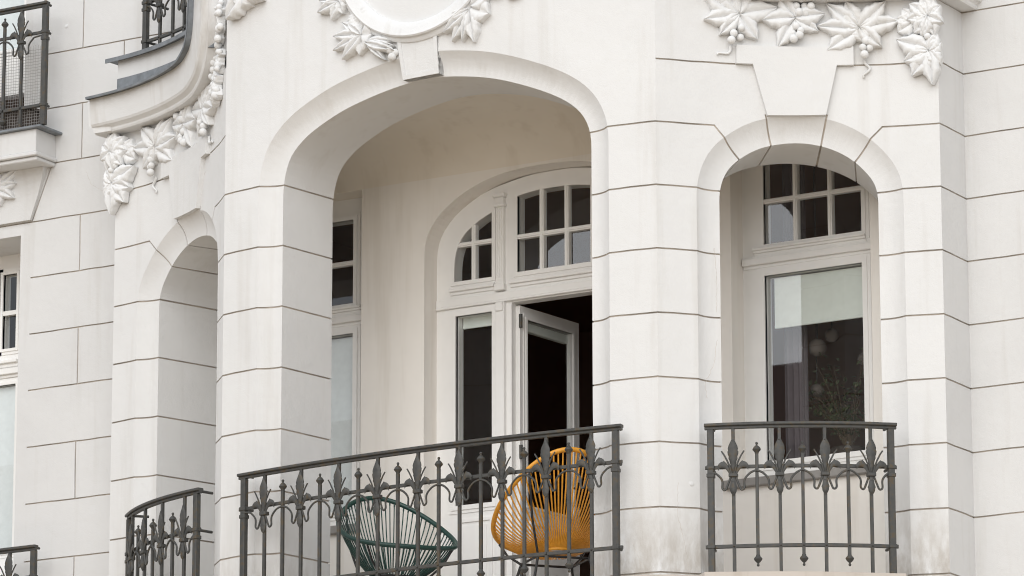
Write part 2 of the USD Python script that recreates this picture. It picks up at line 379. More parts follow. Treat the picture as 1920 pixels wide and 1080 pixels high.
# ================================================================== MAIN WALL
mx = lambda X: X + 9.0
win_left = box(mx(-5.55), -0.95, mx(-4.155), 1.515)
win_left_up = box(mx(-5.55), 2.2, mx(-4.155), 4.5)
main_region = box(0, -4.0, 15, 4.4).difference(box(mx(-3.06), -4.2, mx(3.06), 2.0)).difference(win_left).difference(win_left_up)
ml = [[(mx(-4.065), k * C), (mx(-3.0), k * C)] for k in (-7, -6, -5, -4, -3, -2, -1, 0, 1, 2, 3)]
ml += [[(mx(-9.1), 4 * C), (mx(-3.0), 4 * C)], [(mx(-3.90), 5 * C), (mx(6), 5 * C)], [(mx(-4.0), 6 * C), (mx(6), 6 * C)], [(mx(-4.0), 7 * C), (mx(6), 7 * C)], [(mx(-4.0), 8 * C), (mx(6), 8 * C)], [(mx(-4.0), 9 * C), (mx(6), 9 * C)]]
ml += [[(mx(-4.065), 4 * C), (mx(-3.895), 5 * C + .002)]]
for k, X in ((3, -3.648), (1, -3.648), (-1, -3.648), (-3, -3.645), (5, -3.648), (7, -3.655), (6, -3.30), (8, -3.28)):
    ml.append([(mx(X), k * C), (mx(X), (k + 1) * C)])
for k in range(-7, 5): ml.append([(mx(3.0), k * C), (mx(6.1), k * C)])
for k, X in ((-6, 4.6), (-4, 4.6), (-2, 4.6), (0, 4.6), (2, 4.6), (4, 4.6), (7, 4.6)): ml.append([(mx(X), k * C), (mx(X), (k + 1) * C)])
main_wall = thing('main_wall', 'long pale plaster house wall behind the bay, scored into flat blocks', 'wall')
for b in blocks(main_region, ml, 0.005):
    obj('stone_block', MAIN.slab(b, -.5, 0.0), m_main, main_wall)
obj('joint_bedding', MAIN.slab(main_region.buffer(-0.012), -.49, -0.0075), m_joint, main_wall)

# ================================================================== LOGGIA behind the arches
XC = -0.062
YP, YW = 0.20, 0.36
rec = [(-.909, .90), (-.908, 1.0), (-.892, 1.114), (-.83, 1.225), (-.745, 1.305), (-.62, 1.383), (-.455, 1.450), (-.25, 1.493), (0, 1.505)]
rec = [(a, b) for a, b in rec] + [(-a, b) for a, b in rec[-2::-1]]
recp = smooth_pts(rec, 60)
door_open = Polygon([(XC - .909, -1.6)] + [(XC + a, b) for a, b in recp] + [(XC + .909, -1.6)])
winR_open = box(1.337, -0.755, 2.33, 1.53)
winL_open = box(2 * XC - 2.33, -0.755, -1.466, 1.53)
loggia = thing('loggia', 'beige plaster balcony room behind the three arches with a coved ceiling', 'loggia')
back = box(-3.06, -1.66, 3.06, 1.64).difference(door_open).difference(winR_open).difference(winL_open)
obj('back_wall', flat(back, YP, .34), m_log, loggia)
# coved ceiling
def coved():
    prof = [(YP + .02, 1.520)]
    for a in np.linspace(0, PI / 2, 12): prof.append((YP - 0.42 * (1 - math.cos(a)) * 1.0, 1.526 + 0.30 * math.sin(a)))
    prof += [(-1.36, 1.826), (-1.36, 1.90), (YP + .3, 1.90), (YP + .3, 1.52)]
    v, f = tm(m3.Manifold.extrude(xs(Polygon([(a, b) for a, b in prof])), 6.04))
    return trimesh.Trimesh(np.stack([-3.02 + v[:, 2], v[:, 0], v[:, 1]], 1), f, process=False)
outline = [tuple(p) for p in WL.plan(np.linspace(WL.L, 0, 30), -0.06)] + [tuple(p) for p in FRONT.plan(np.linspace(0, FRONT.L, 30), -0.06)] + [tuple(p) for p in WR.plan(np.linspace(0, WR.L, 30), -0.06)]
inside = Polygon(outline + [(3.03, .5), (-3.03, .5)]).buffer(0)
cv = coved()
clip = m3.Manifold.extrude(xs(inside), 3.0).translate((0, 0, 0.5))
cm = m3.Manifold(m3.Mesh(np.asarray(cv.vertices, np.float32), np.asarray(cv.faces, np.uint32)))
v, f = tm(cm ^ clip)
obj('ceiling', trimesh.Trimesh(v, f, process=False), m_ceil, loggia, smooth=30)
roof_poly = Polygon(outline + [(3.03, .1), (-3.03, .1)]).buffer(-0.01)
obj('roof_slab', horiz(roof_poly, 1.93, 2.22), m_zinc, loggia)
floor_poly = Polygon([tuple(p) for p in WL.plan(np.linspace(WL.L, 0, 30), 0.22)] + [tuple(p) for p in FRONT.plan(np.linspace(0, FRONT.L, 30), 0.22)] + [tuple(p) for p in WR.plan(np.linspace(0, WR.L, 30), 0.22)] + [(3.0, .5), (-3.0, .5)]).buffer(0.001)
obj('floor_slab', horiz(floor_poly, -1.85, -1.652), m_floor, loggia)
for sf, d_ in ((WR, 0.0), (WL, -.045)):
    ed = [tuple(p) for p in sf.plan(np.linspace(.215 + d_, 1.535 + d_, 20), .05)] + [tuple(p) for p in sf.plan(np.linspace(1.535 + d_, .215 + d_, 20), .21 + .12 * np.sin(np.linspace(0, PI, 20)))]
    obj('edge_stone', horiz(Polygon(ed), -1.80, -1.625), m_floor, loggia)
for sg in (-1, 1): obj('side_wall', bx(min(sg * 2.80, sg * 3.05), max(sg * 2.80, sg * 3.05), -.20, .5, -1.6, 1.9), m_log, loggia)
# inner sides of the bay above the terrace
for sg in (-1, 1): obj('side_wall', bx(min(sg * 1.3, sg * 1.60), max(sg * 1.3, sg * 1.60), -1.18, 0.1, 2.0, 4.2), m_bay, loggia)

# ================================================================== ROOMS behind the glass
def room(x0, x1, y0, y1, z0, z1, name='room'):
    ms = [bx(x0 - .1, x0, y0, y1, z0, z1), bx(x1, x1 + .1, y0, y1, z0, z1), bx(x0 - .1, x1 + .1, y1, y1 + .1, z0, z1), bx(x0 - .1, x1 + .1, y0, y1 + .1, z0 - .1, z0), bx(x0 - .1, x1 + .1, y0, y1 + .1, z1, z1 + .1)]
    tag(obj(name, join(ms), m_room), kind='structure')
room(-2.9, 2.9, 0.545, 5.5, -1.6, 1.75)
room(-6.5, -3.3, 0.52, 4.5, -1.6, 1.75)
room(-6.5, -3.3, 0.52, 4.5, 2.05, 5.2)

# ================================================================== WINDOWS
def ringf(poly, w): return poly.difference(poly.buffer(-w, join_style=2))
def glazing(parent, light, xsplit, zsplit, y, bar=0.030, glass=m_pane, sash=None):
    """panes and glazing bars of one light"""
    x0, z0, x1, z1 = light.bounds
    ex = [x0 - .01] + list(xsplit) + [x1 + .01]; ez = [z0 - .01] + list(zsplit) + [z1 + .01]
    for i in range(len(ex) - 1):
        for j in range(len(ez) - 1):
            p = light.intersection(box(ex[i], ez[j], ex[i + 1], ez[j + 1]))
            if p.area > 5e-4: obj('pane', sheet(p, y + .022), glass, sash or parent)
    for X in xsplit:
        p = light.intersection(box(X - bar / 2, z0 - .1, X + bar / 2, z1 + .1))
        if not p.is_empty: obj('glazing_bar', join([flat(p, y - .006, .044), flat(p.intersection(box(X - bar * .22, z0, X + bar * .22, z1)), y - .014, .012)]), m_paint, sash or parent)
    for Z in zsplit:
        p = light.intersection(box(x0 - .1, Z - bar / 2, x1 + .1, Z + bar / 2))
        if not p.is_empty: obj('glazing_bar', join([flat(p, y - .004, .040), flat(p.intersection(box(x0, Z - bar * .22, x1, Z + bar * .22)), y - .012, .012)]), m_paint, sash or parent)
def bead(light, y, w=0.028, proud=0.014):
    return join([flat(light.buffer(w, join_style=2).difference(light), y - proud, proud + .02), flat(light.buffer(w + .022, join_style=2).difference(light.buffer(w, join_style=2)), y - proud * .45, .02)])
def moulding(x0, x1, z, y, steps):
    """stepped horizontal moulding: (z offset low, high, projection)"""
    return join([cbox(x0, x1, y - pr, y + .02, z + a, z + b, .003) for a, b, pr in steps])

# ---- side windows of the loggia
def side_window(label, sx, cx):
    """sx = +1 right, -1 mirrored left; cx = mirror axis"""
    X = lambda v: v if sx > 0 else 2 * cx - v
    B = lambda a, b, c_, d: box(min(X(a), X(c_)), b, max(X(a), X(c_)), d)
    w = thing('loggia_window', label, 'window')
    up, lo = B(1.495, .79, 2.196, 1.372), B(1.495, -.625, 2.194, .585)
    outer = B(1.337, -.75, 2.335, 1.535)
    obj('frame', flat(outer.difference(up).difference(lo), YW, .09), m_paint, w)
    s1 = obj('upper_sash', bead(up, YW), m_paint, w); s2 = obj('lower_sash', bead(lo, YW, .034), m_paint, w)
    glazing(w, up, [X(1.722), X(1.970)], [1.075], YW, sash=s1)
    obj('pane', sheet(lo, YW + .03), m_pane, s2)
    x0, x1 = min(X(1.345), X(2.33)), max(X(1.345), X(2.33))
    xa, xb = min(X(1.425), X(2.225)), max(X(1.425), X(2.225))
    obj('transom', join([moulding(x0, x1, .675, YW, [(-.036, -.012, .010), (-.014, .028, .032), (.026, .040, .022)]), moulding(xa, xb, .735, YW, [(-.025, .004, .014), (.002, .020, .026), (.018, .034, .040)])]), m_paint, w)
    obj('sill', join([cbox(x0 - .07, x1, YP - .035, YW + .05, -.812, -.757, .006), cbox(x0 - .0, x1, YW - .04, YW + .06, -.757, -.742, .003)]), m_sill, w)
    return w
side_window('small-paned white window behind the right narrow arch, with a half-lowered blind', 1, XC)
side_window('narrow strip of white window at the left inside the wide arch, pale curtain behind', -1, XC - .004)
# blinds and curtains of the loggia windows
def blind(label, x0, x1, z0, z1, y, mat, roll=True):
    b = thing('roller_blind', label, 'blind')
    zz = np.linspace(z0, z1, 14); xx = np.linspace(x0, x1, 16)
    obj('blind_fabric', bx(x0, x1, y, y + .004, z0, z1), mat, b)
    obj('hem_bar', cbox(x0, x1, y - .006, y + .008, z0 - .018, z0 + .004, .003), mat, b)
    if roll: obj('roller', lathe([(0.0, x0), (.025, x0), (.025, x1), (0, x1)], (0, 0, 0)).apply_transform(np.array([[0, 0, 1, 0], [1, 0, 0, y + .02], [0, 1, 0, z1 + .01], [0, 0, 0, 1.0]])), m_paint, b, smooth=40)
    return b
blind('pale grey-green roller blind half lowered in the window behind the right narrow arch', 1.535, 2.188, .262, .575, .412, m_blind, False)
def curtain(label, x0, x1, z0, z1, y, mat, folds, amp):
    n = 80; u = np.linspace(0, 1, n); X = x0 + (x1 - x0) * u; Y = y + amp * np.sin(u * folds * 2 * PI) + amp * .4 * np.sin(u * folds * 4.7 + 1)
    p = Polygon(list(zip(X, Y)) + list(zip(X[::-1], Y[::-1] + .006)))
    c_ = obj('curtain', horiz(p.buffer(0), z0, z1), mat, smooth=50); tag(c_, label, 'curtain')
curtain('plum grey curtain hanging at the left edge of the window behind the right arch', 1.50, 1.665, -1.45, 1.45, .60, m_plum, 4, .014)
curtain('plain pale curtain filling the strip of window inside the wide arch', 2 * XC - 2.18, -1.632, -.61, .575, .412, m_curtain, 3, .003)

# ---- french door
yd = YW
fd = thing('french_door', 'white arched french door with small-paned fanlight, one leaf standing open inwards', 'door')
fo = [(-.909, .727), (-.902, .905), (-.882, 1.073), (-.829, 1.189), (-.733, 1.290), (-.613, 1.362), (-.452, 1.424), (-.347, 1.447), (-.186, 1.474), (0, 1.482)]
fo = fo + [(-a, b) for a, b in fo[-2::-1]]
fop = smooth_pts(fo, 70)
f_out = Polygon([(XC - .93, -1.6)] + [(XC + a * 1.022, b + .02) for a, b in fop] + [(XC + .93, -1.6)])
inner = Polygon([(XC - .909, -1.6)] + [(XC + a, b) for a, b in fop] + [(XC + .909, -1.6)])
DX = lambda v: XC + v                                      # v measured from the middle of the door
def mir(p): return Polygon([(2 * XC - a, b) for a, b in p.exterior.coords])
lt_side = inner.buffer(-.135).intersection(box(DX(-.80), .835, DX(-.474), 2))
lt_mid = inner.buffer(-.098).intersection(box(DX(-.280), .842, DX(.280), 2))
lo_side = box(DX(-.757), -.68, DX(-.474), .600)
opening = box(DX(-.330), -1.58, DX(.355), .645)
pan_side = box(DX(-.757), -1.45, DX(-.474), -.775)
sides = [lt_side, mir(lt_side)]; los = [lo_side, mir(lo_side)]
fr = f_out.difference(unary_union(sides + los + [lt_mid, opening]))
obj('frame', flat(fr, yd, .09), m_paint, fd)
for k, p in enumerate(sides):
    s_ = obj('side_light', bead(p, yd, .026), m_paint, fd)
    sg = -1 if k == 0 else 1
    glazing(fd, p, [DX(sg * .620)], [1.085], yd, sash=s_)
s_ = obj('fan_light', bead(lt_mid, yd, .030), m_paint, fd)
glazing(fd, lt_mid, [DX(-.095), DX(.095)], [1.083], yd, sash=s_)
for p, q in zip(los, (pan_side, mir(pan_side))):
    s_ = obj('side_sash', bead(p, yd, .030), m_paint, fd)
    obj('pane', sheet(p, yd + .03), m_pane, s_)
    obj('lower_panel', join([flat(ringf(q, .02), yd - .010, .02), flat(q.buffer(-.045), yd - .006, .02)]), m_paint, fd)
obj('transom', join([cbox(DX(-.905), DX(.905), yd - .018, yd + .02, .668, .722, .003), cbox(DX(-.905), DX(.905), yd - .026, yd + .02, .654, .667, .003)]), m_paint, fd)
for a, b in ((-.80, -.455), (-.335, .335), (.455, .80)):
    obj('drip_moulding', moulding(DX(a), DX(b), .775, yd, [(-.030, -.006, .012), (-.008, .012, .030), (.010, .026, .018)]), m_paint, fd)
for sg in (-1, 1):
    x = DX(sg * .405)
    ms = [cbox(x - .030, x + .030, yd - .030, yd + .02, .775, 1.30, .003)]
    for d in (-.016, 0, .016): ms.append(cbox(x + d - .004, x + d + .004, yd - .036, yd, .82, 1.285, .002))
    ms += [cbox(x - .040, x + .040, yd - .046, yd + .02, 1.300, 1.322, .004), cbox(x - .032, x + .032, yd - .036, yd + .02, 1.322, 1.365, .004), cbox(x - .044, x + .044, yd - .052, yd + .02, 1.365, 1.392, .005),
           cbox(x - .038, x + .038, yd - .042, yd + .02, .730, .776, .004), cbox(x - .034, x + .034, yd - .030, yd + .02, -1.58, .652, .003), cbox(x - .028, x + .028, yd - .042, yd, .590, .650, .004)]
    obj('pilaster', join(ms), m_paint, fd)
# the leaf: hinged at the left of the opening, swung into the room
leaf_w, leaf_h0, leaf_h1 = 0.66, -1.56, 0.632
def to_leaf(mesh, ang=math.radians(84), x=DX(-.318), y=yd + .055):
    vv = np.array(mesh.vertices); q = rot2(vv, ang); q[:, 0] += x; q[:, 1] += y
    return trimesh.Trimesh(q, mesh.faces, process=False)
lf = box(0, leaf_h0, leaf_w, leaf_h1); lg = box(.075, -.70, leaf_w - .075, leaf_h1 - .085)
leaf = obj('door_leaf', to_leaf(join([flat(lf.difference(lg), -.02, .045), bead(lg, -.02, .018, .010), flat(ringf(box(.10, -1.45, leaf_w - .10, -.80), .02), -.03, .02)])), m_paint, fd)
obj('pane', to_leaf(sheet(lg, 0.002)), m_pane, leaf)
obj('blind_roll', to_leaf(cbox(.08, leaf_w - .08, .012, .05, leaf_h1 - .15, leaf_h1 - .09, .004)), m_blind, leaf)
obj('handle', to_leaf(join([cbox(leaf_w - .045, leaf_w - .02, -.035, -.02, -.62, -.46, .003), tube([(leaf_w - .032, -.03, -.52), (leaf_w - .032, -.07, -.52), (leaf_w - .13, -.072, -.52)], .008, 8)])), m_iron, leaf)
for z in (-1.2, -.4, .48): obj('hinge', to_leaf(lathe([(0, z), (.012, z), (.012, z + .09), (0, z + .09)], (-.004, -.03, 0))), m_iron, leaf)
b_ = blind('roller blind rolled up at the top of the sidelight beside the open door leaf', DX(-.75), DX(-.476), .545, .60, yd + .075, m_blind, False)

# ---- window of the main wall at the left edge
def main_window(z_sh, label):
    yw = .42
    w = thing('wall_window', label, 'window')
    x0, x1 = -5.50, -4.12
    up = [box(-5.13, .835, -4.865, 1.372), box(-4.835 + .0, .835, -4.488, 1.372)]
    up = [box(-4.608, .835, -4.488, 1.374), box(-5.0, .835, -4.655, 1.374)]
    lo = [box(-5.0, -.62, -4.478, .575)]
    outer = box(-5.56, -.96, -4.11, 1.535)
    sh = lambda m: (m.apply_translation((0, 0, z_sh)), m)[1]
    obj('frame', sh(flat(outer.difference(unary_union(up + lo)), yw, .08)), m_paint, w)
    sash = obj('sash', sh(join([bead(p, yw, .02, .012) for p in up + lo])), m_paint, w)
    for p in up:
        a, _, c_, _ = p.bounds
        for zz in ((.835, 1.078), (1.110, 1.374)): obj('pane', sh(sheet(box(a, zz[0], c_, zz[1]), yw + .025)), m_pane, sash)
        obj('glazing_bar', sh(flat(box(a, 1.078, c_, 1.110), yw - .004, .04)), m_paint, sash)
    obj('pane', sh(sheet(lo[0], yw + .025)), m_pane, sash)
    obj('transom', sh(join([moulding(x0, -4.44, .66, yw, [(-.036, -.012, .012), (-.014, .028, .034)]), moulding(x0, -4.46, .725, yw, [(-.025, .004, .014), (.002, .024, .036)])])), m_paint, w)
main_window(0, 'white window in the main wall at the lower left, pale blind drawn in its lower sash')
main_window(3.655, 'white window behind the upper left balcony, mostly hidden by its railing')
blind('pale blind filling the lower sash of the window at the left edge', -4.995, -4.482, -.60, .570, .455, m_curtain, False)
blind('pale blind filling the window behind the upper left balcony', -4.995, -4.482, 3.06, 4.22, .455, m_curtain, False)

# ================================================================== CORNICES of the wings (they swoop up beside the bay)
def cornice(surf, ret, label, side):
    c_ = thing('cornice', label, 'cornice')
    Lx = surf.L + 0.10
    pts = [(Lx, 2.0), (1.35, 2.0), (1.0, 2.0), (.75, 2.0), (.58, 2.005), (.444, 2.03), (.34, 2.06), (.26, 2.10), (.20, 2.15), (.150, 2.21), (.105, 2.29), (.075, 2.38), (.055, 2.5), (.045, 2.65), (.040, 2.9), (.040, 3.4)]
    pp = np.array(pts); tt = np.r_[0, np.cumsum(np.linalg.norm(np.diff(pp, axis=0), axis=1))]
    q = PchipInterpolator(tt, pp)(np.linspace(0, tt[-1], 110))
    tg = np.gradient(q, axis=0); tg /= np.linalg.norm(tg, axis=1)[:, None]
    e = np.stack([tg[:, 1], -tg[:, 0]], 1)
    def sweep(prof):
        pr = np.array(prof); n, m = len(q), len(pr)
        s = q[:, None, 0] + e[:, None, 0] * pr[None, :, 0]; z = q[:, None, 1] + e[:, None, 1] * pr[None, :, 0]; o = np.broadcast_to(pr[None, :, 1], s.shape)
        v = np.stack([s, z, o], -1).reshape(-1, 3); f = []
        for i in range(n - 1):
            for j in range(m):
                a, b = i * m + j, i * m + (j + 1) % m
                f += [(a, b, b + m), (a, b + m, a + m)]
        for j in range(1, m - 1): f += [(0, j + 1, j), ((n - 1) * m, (n - 1) * m + j, (n - 1) * m + j + 1)]
        msh = surf.mesh(v, f); msh.fix_normals(); return msh
    prof = [(0, -.04), (0, .105), (.012, .112), (.026, .112), (.038, .125), (.046, .142), (.062, .152), (.070, .152), (.235, .170), (.235, -.04)]
    obj('moulding', sweep(prof), m_cor, c_, smooth=28)
    obj('zinc_flashing', sweep([(.237, -.03), (.237, .205), (.228, .212), (.244, .214), (.258, .12), (.275, -.03)]), m_zinc, c_, smooth=28)
    # short piece along the return
    x0 = 3.095
    prof2 = [(0, -.04), (0, .105), (.012, .112), (.026, .112), (.038, .125), (.046, .142), (.062, .152), (.070, .152), (.233, .168), (.233, -.04)]
    v, f = tm(m3.Manifold.extrude(xs(Polygon([(b, a) for a, b in prof2])), 0.48))
    V = np.stack([side * (x0 + v[:, 0] * .96), -.481 + v[:, 2], 2.002 + v[:, 1]], 1)
    rm = trimesh.Trimesh(V, f, process=False); rm.fix_normals()
    obj('moulding', rm, m_bay, c_)
    if side > 0: return
    # terrace parapet above the cornice
    reg = box(.10, 2.2, surf.L, 2.53)
    par = thing('terrace_parapet', label.split(' cornice')[0] + ' plaster parapet of the terrace above the cornice', 'parapet')
    obj('parapet_wall', surf.slab(reg, -.16, 0.0, .12), m_main, par, smooth=25)
    obj('zinc_cap', join([surf.slab(box(.10, 2.531, surf.L + .075, 2.544), -.2, .05, .12), surf.slab(box(.10, 2.515, surf.L + .075, 2.531), .042, .050, .12)]), m_zinc, par)
    obj('zinc_apron', surf.slab(box(.12, 2.26, surf.L + .0, 2.40), 0.001, .006, .12), m_zinc, par)
    obj('zinc_apron', surf.slab(box(.12, 2.225, surf.L + .05, 2.30), 0.004, .10, .12, lambda s, z: np.clip((z - 2.235) / .065, 0, 1) * .095), m_zinc, par)
cornice(WL, RETL, 'left wing cornice with zinc flashing sweeping up beside the garland', -1)
cornice(WR, RETR, 'right wing cornice, only its underside corner in view at the top right', 1)

# ================================================================== PLASTER ORNAMENT
def petal(surf, c, tip, w, n0=0.0, H=0.034, bend=0.0, seed=0, nu=15, nv=11, lift=0.020, scal=0.11):
    c = np.array(c, float); tip = np.array(tip, float); d = tip - c; Ln = np.linalg.norm(d); d /= Ln; e = np.array([-d[1], d[0]])
    r = random.Random(seed); ph = r.uniform(0, 6)
    u = np.linspace(0, 1, nu); vv = np.linspace(-1, 1, nv)
    wu = w * .68 * (np.sin(PI * np.clip(u, 0, 1) ** 0.86) ** 0.95 + 0.10 * (1 - u) + .012) 
    wu[-1] = w * .03
    S, Z, Nn = [], [], []
    for i, a in enumerate(u):
        sc = 1 + scal * math.sin(a * 24 + ph) * min(1, a * 1.6) * (1 if a < .97 else 0)
        off = bend * Ln * math.sin(PI * a * .5) * a
        hu = H * (0.62 + 0.5 * math.sin(PI * min(1, a * .85 + .1)) - .30 * a ** 4)
        for v in vv:
            hump = 1 - ((abs(v) - .5) / .5) ** 2
            h = n0 + lift + hu * (.34 + .66 * hump) * (1 - .10 * abs(v) ** 3) + .0040 * math.sin(a * 30 + abs(v) * 7 + ph) * abs(v)
            p = c + d * (a * Ln) + e * (v * wu[i] * sc + off)
            S.append(p[0]); Z.append(p[1]); Nn.append(h)
    f = []
    for i in range(nu - 1):
        for j in range(nv - 1):
            a = i * nv + j; f += [(a, a + nv, a + nv + 1), (a, a + nv + 1, a + 1)]
    # skirt down to the wall
    loop = [j for j in range(nv)] + [i * nv + nv - 1 for i in range(1, nu)] + [(nu - 1) * nv + j for j in range(nv - 2, -1, -1)] + [i * nv for i in range(nu - 2, 0, -1)]
    base = len(S); m_ = np.mean(np.stack([S, Z], 1), 0)
    for k in loop:
        S.append(S[k] + (m_[0] - S[k]) * .05); Z.append(Z[k] + (m_[1] - Z[k]) * .05); Nn.append(n0 - .012)
    k = len(loop)
    for i in range(k):
        a, b = loop[i], loop[(i + 1) % k]; f += [(a, b, base + (i + 1) % k), (a, base + (i + 1) % k, base + i)]
    m_ = surf.mesh(np.stack([S, Z, Nn], 1), f)
    return m_
def leaf(surf, c, tips, w=0.30, n0=0.0, H=0.030, seed=1, label=None, parent=None, mirror=None):
    r = random.Random(seed); ms = []
    for i, t in enumerate(tips):
        tip = (c[0] + t[0], c[1] + t[1]); Ln = math.hypot(*t); ww = (t[2] if len(t) > 2 else w) * Ln
        ms.append(petal(surf, c, tip, ww, n0 + r.uniform(0, .010), H * r.uniform(.85, 1.2), r.uniform(-.12, .12), seed * 31 + i))
    return obj('leaf', join(ms), m_orn, parent, smooth=55, label=label)
def grapes(surf, pts, r, n, parent):
    ms = []
    for i, (s, z) in enumerate(pts):
        b = trimesh.creation.icosphere(2, r * (1 + .12 * math.sin(i * 5.1))); b.apply_translation(surf.map(s, z, n + .012 * math.sin(i * 2.3))); ms.append(b)
    return obj('grape_cluster', join(ms), m_orn, parent, smooth=True)
def tendril(surf, pts, n, parent, r=.010):
    q = CubicSpline(np.arange(len(pts)), np.array(pts))(np.linspace(0, len(pts) - 1, 24))
    return obj('tendril', tube(surf.map(q[:, 0], q[:, 1], n), np.linspace(r, r * .55, 24), 8), m_orn, parent, smooth=True)

GR = .0245
def garland(surf, label, ds, extra):
    g = thing('vine_garland', label, 'garland')
    m = lambda P: [(a + ds, b) for a, b in P]
    # A
    leaf(surf, (.532 + ds, 1.912), [(.245, .060, .27), (-.215, -.068, .26), (-.235, .110, .26), (-.105, .170, .27), (.045, .185, .27), (.105, -.170, .27), (-.130, -.135, .24)], seed=3, parent=g)
    grapes(surf, m([(.495, 1.783), (.543, 1.818), (.540, 1.762), (.478, 1.737)]), GR, .048, g)
    tendril(surf, m([(.482, 1.712), (.480, 1.685), (.462, 1.662), (.420, 1.662), (.398, 1.648)]), .012, g)
    # B
    leaf(surf, (.886 + ds, 1.898), [(-.090, .148, .25), (-.205, .003, .27), (-.130, -.176, .25), (.185, .046, .27), (.150, -.085, .24)], seed=5, parent=g)
    grapes(surf, m([(.895, 1.972), (.925, 2.015), (.948, 1.975), (.988, 1.970), (.912, 1.933), (.955, 1.932)]), GR, .046, g)
    grapes(surf, m([(.893, 1.843), (.920, 1.812), (.872, 1.800), (.913, 1.785), (.876, 1.762)]), GR, .046, g)
    # C
    leaf(surf, (1.289 + ds, 1.831), [(-.215, .140, .25), (-.095, .170, .27), (.175, .158, .27), (.262, .036, .25), (-.262, -.010, .25), (-.195, -.150, .26), (.145, -.125, .27), (.020, -.100, .3)], seed=8, H=.036, parent=g)
    grapes(surf, m([(1.330, 1.742), (1.310, 1.698), (1.352, 1.698), (1.320, 1.653)]), GR * 1.05, .050, g)
    tendril(surf, m([(1.322, 1.628), (1.330, 1.598), (1.350, 1.575), (1.335, 1.552), (1.312, 1.535), (1.315, 1.515)]), .014, g)
    # D: small side leaf, round cluster at the outer edge
    leaf(surf, (1.625 + ds, 1.855), [(-.105, .030, .27), (-.062, .088, .26), (-.098, -.062, .30)], seed=11, parent=g)
    leaf(surf, (1.735 + ds, 1.868), [(-.120, .100, .26), (-.045, .135, .27), (.030, .130, .27), (-.140, -.015, .27), (-.105, -.090, .28), (.045, -.125, .24), (.085, .060, .25), (.090, -.050, .25), (-.02, -.13, .24)], n0=.028, H=.036, seed=13, parent=g)
    grapes(surf, m([(1.655, 1.905), (1.652, 1.862), (1.638, 1.830)]), GR * .9, .05, g)
    grapes(surf, m([(1.700, 1.770), (1.728, 1.740), (1.762, 1.735)]), GR, .06, g)
    # E: lower leaf hanging off the corner
    leaf(surf, (1.730 + ds, 1.652), [(-.195, .110, .29), (-.165, -.045, .29), (-.095, -.160, .29), (.030, -.215, .25), (.085, .045, .28), (.070, .095, .26), (.06, -.10, .26)], n0=.012, H=.036, seed=17, parent=g)
    if extra: extra(g)
    return g
def left_drop(g):
    # on the left wing the garland climbs the inner corner beside the upswept cornice
    r = random.Random(4)
    zs = [1.93, 2.02, 2.11, 2.20, 2.29, 2.38, 2.47]
    for i, z in enumerate(zs):
        s0 = .20 - .022 * i if i < 5 else .09
        k = .62 + .25 * r.random()
        leaf(WL, (s0 + r.uniform(-.03, .03), z + r.uniform(-.02, .02)), [(r.uniform(-.05, .05), .115 * k, .20), (.11 * k, r.uniform(-.03, .05), .22), (-.10 * k, r.uniform(-.05, .03), .22), (r.uniform(-.05, .05), -.12 * k, .2)], H=.016 + .014 * r.random(), n0=.002 + .014 * r.random(), seed=40 + i, parent=g)
        for q_ in range(6): grapes(WL, [(s0 + r.uniform(-.08, .11), z + r.uniform(-.045, .045))], GR * r.uniform(.75, 1.15), r.uniform(.030, .052), g)
garland(WR, 'white plaster vine garland with grapes across the top of the right wing, over the keystone', 0.0, None)
garland(WL, 'white plaster vine garland on the left wing, climbing the corner beside the upswept cornice', -.025, left_drop)

# round medallion over the big arch
med = thing('medallion', 'round white plaster medallion ring above the wide arch, resting on its keystone', 'medallion')
mc = (S0 - .02, 2.575)
def ring(surf, c, r0, r1, n0, n1, seg=96):
    return surf.slab(Point(*c).buffer(r1, quad_segs=seg // 4).difference(Point(*c).buffer(r0, quad_segs=seg // 4)), n0, n1, .08)
pr = [(.500, -.05), (.512, .020), (.530, .034), (.555, .042), (.585, .050), (.604, .058), (.612, .050), (.613, .030), (.628, .026), (.640, .014), (.642, -.05)]
an = np.linspace(0, 2 * PI, 121)[:-1]; V, F_ = [], []
for a in an:
    for rr, nn in pr: V.append((mc[0] + rr * math.cos(a), mc[1] + rr * math.sin(a), nn + .012))
mm = len(pr)
for i in range(120):
    for j in range(mm - 1):
        a, b = i * mm + j, ((i + 1) % 120) * mm + j; F_ += [(a, b, b + 1), (a, b + 1, a + 1)]
rg = FRONT.mesh(np.array(V), F_); rg.fix_normals()
if rg.face_normals[:, 1].mean() > 0: rg.invert()
obj('ring', rg, m_orn, med, smooth=35)
obj('field', FRONT.slab(Point(*mc).buffer(.508, quad_segs=24), -.05, .006, .08), m_bay, med, smooth=25)
def fl(X, z): return (fs(X), z)
mg = thing('leaf_relief', 'white plaster leaf spray at the lower left of the round medallion', 'leaf relief')
leaf(FRONT, fl(-.445, 2.045), [(-.235, .040, .20), (-.240, -.045, .17), (-.160, -.135, .20), (-.020, -.130, .27), (.075, -.010, .34), (-.180, .095, .18), (-.10, .10, .2)], seed=21, H=.034, parent=mg)
leaf(FRONT, fl(-.405, 1.985), [(.205, -.105, .17), (.210, -.050, .16), (.150, -.125, .15), (.19, -.015, .2)], seed=23, n0=.008, H=.034, parent=mg)
leaf(FRONT, fl(-.50, 2.21), [(.06, -.12, .36), (.005, -.10, .3), (.08, -.06, .3)], seed=26, parent=mg)
leaf(FRONT, fl(-.635, 2.305), [(-.180, -.030, .22), (-.165, .04, .2), (-.055, -.120, .22), (.03, -.09, .25), (.06, .05, .3)], seed=25, parent=mg)
grapes(FRONT, [fl(-.215, 1.862), fl(-.225, 1.905), fl(-.20, 1.89)], GR * 1.1, .03, mg)
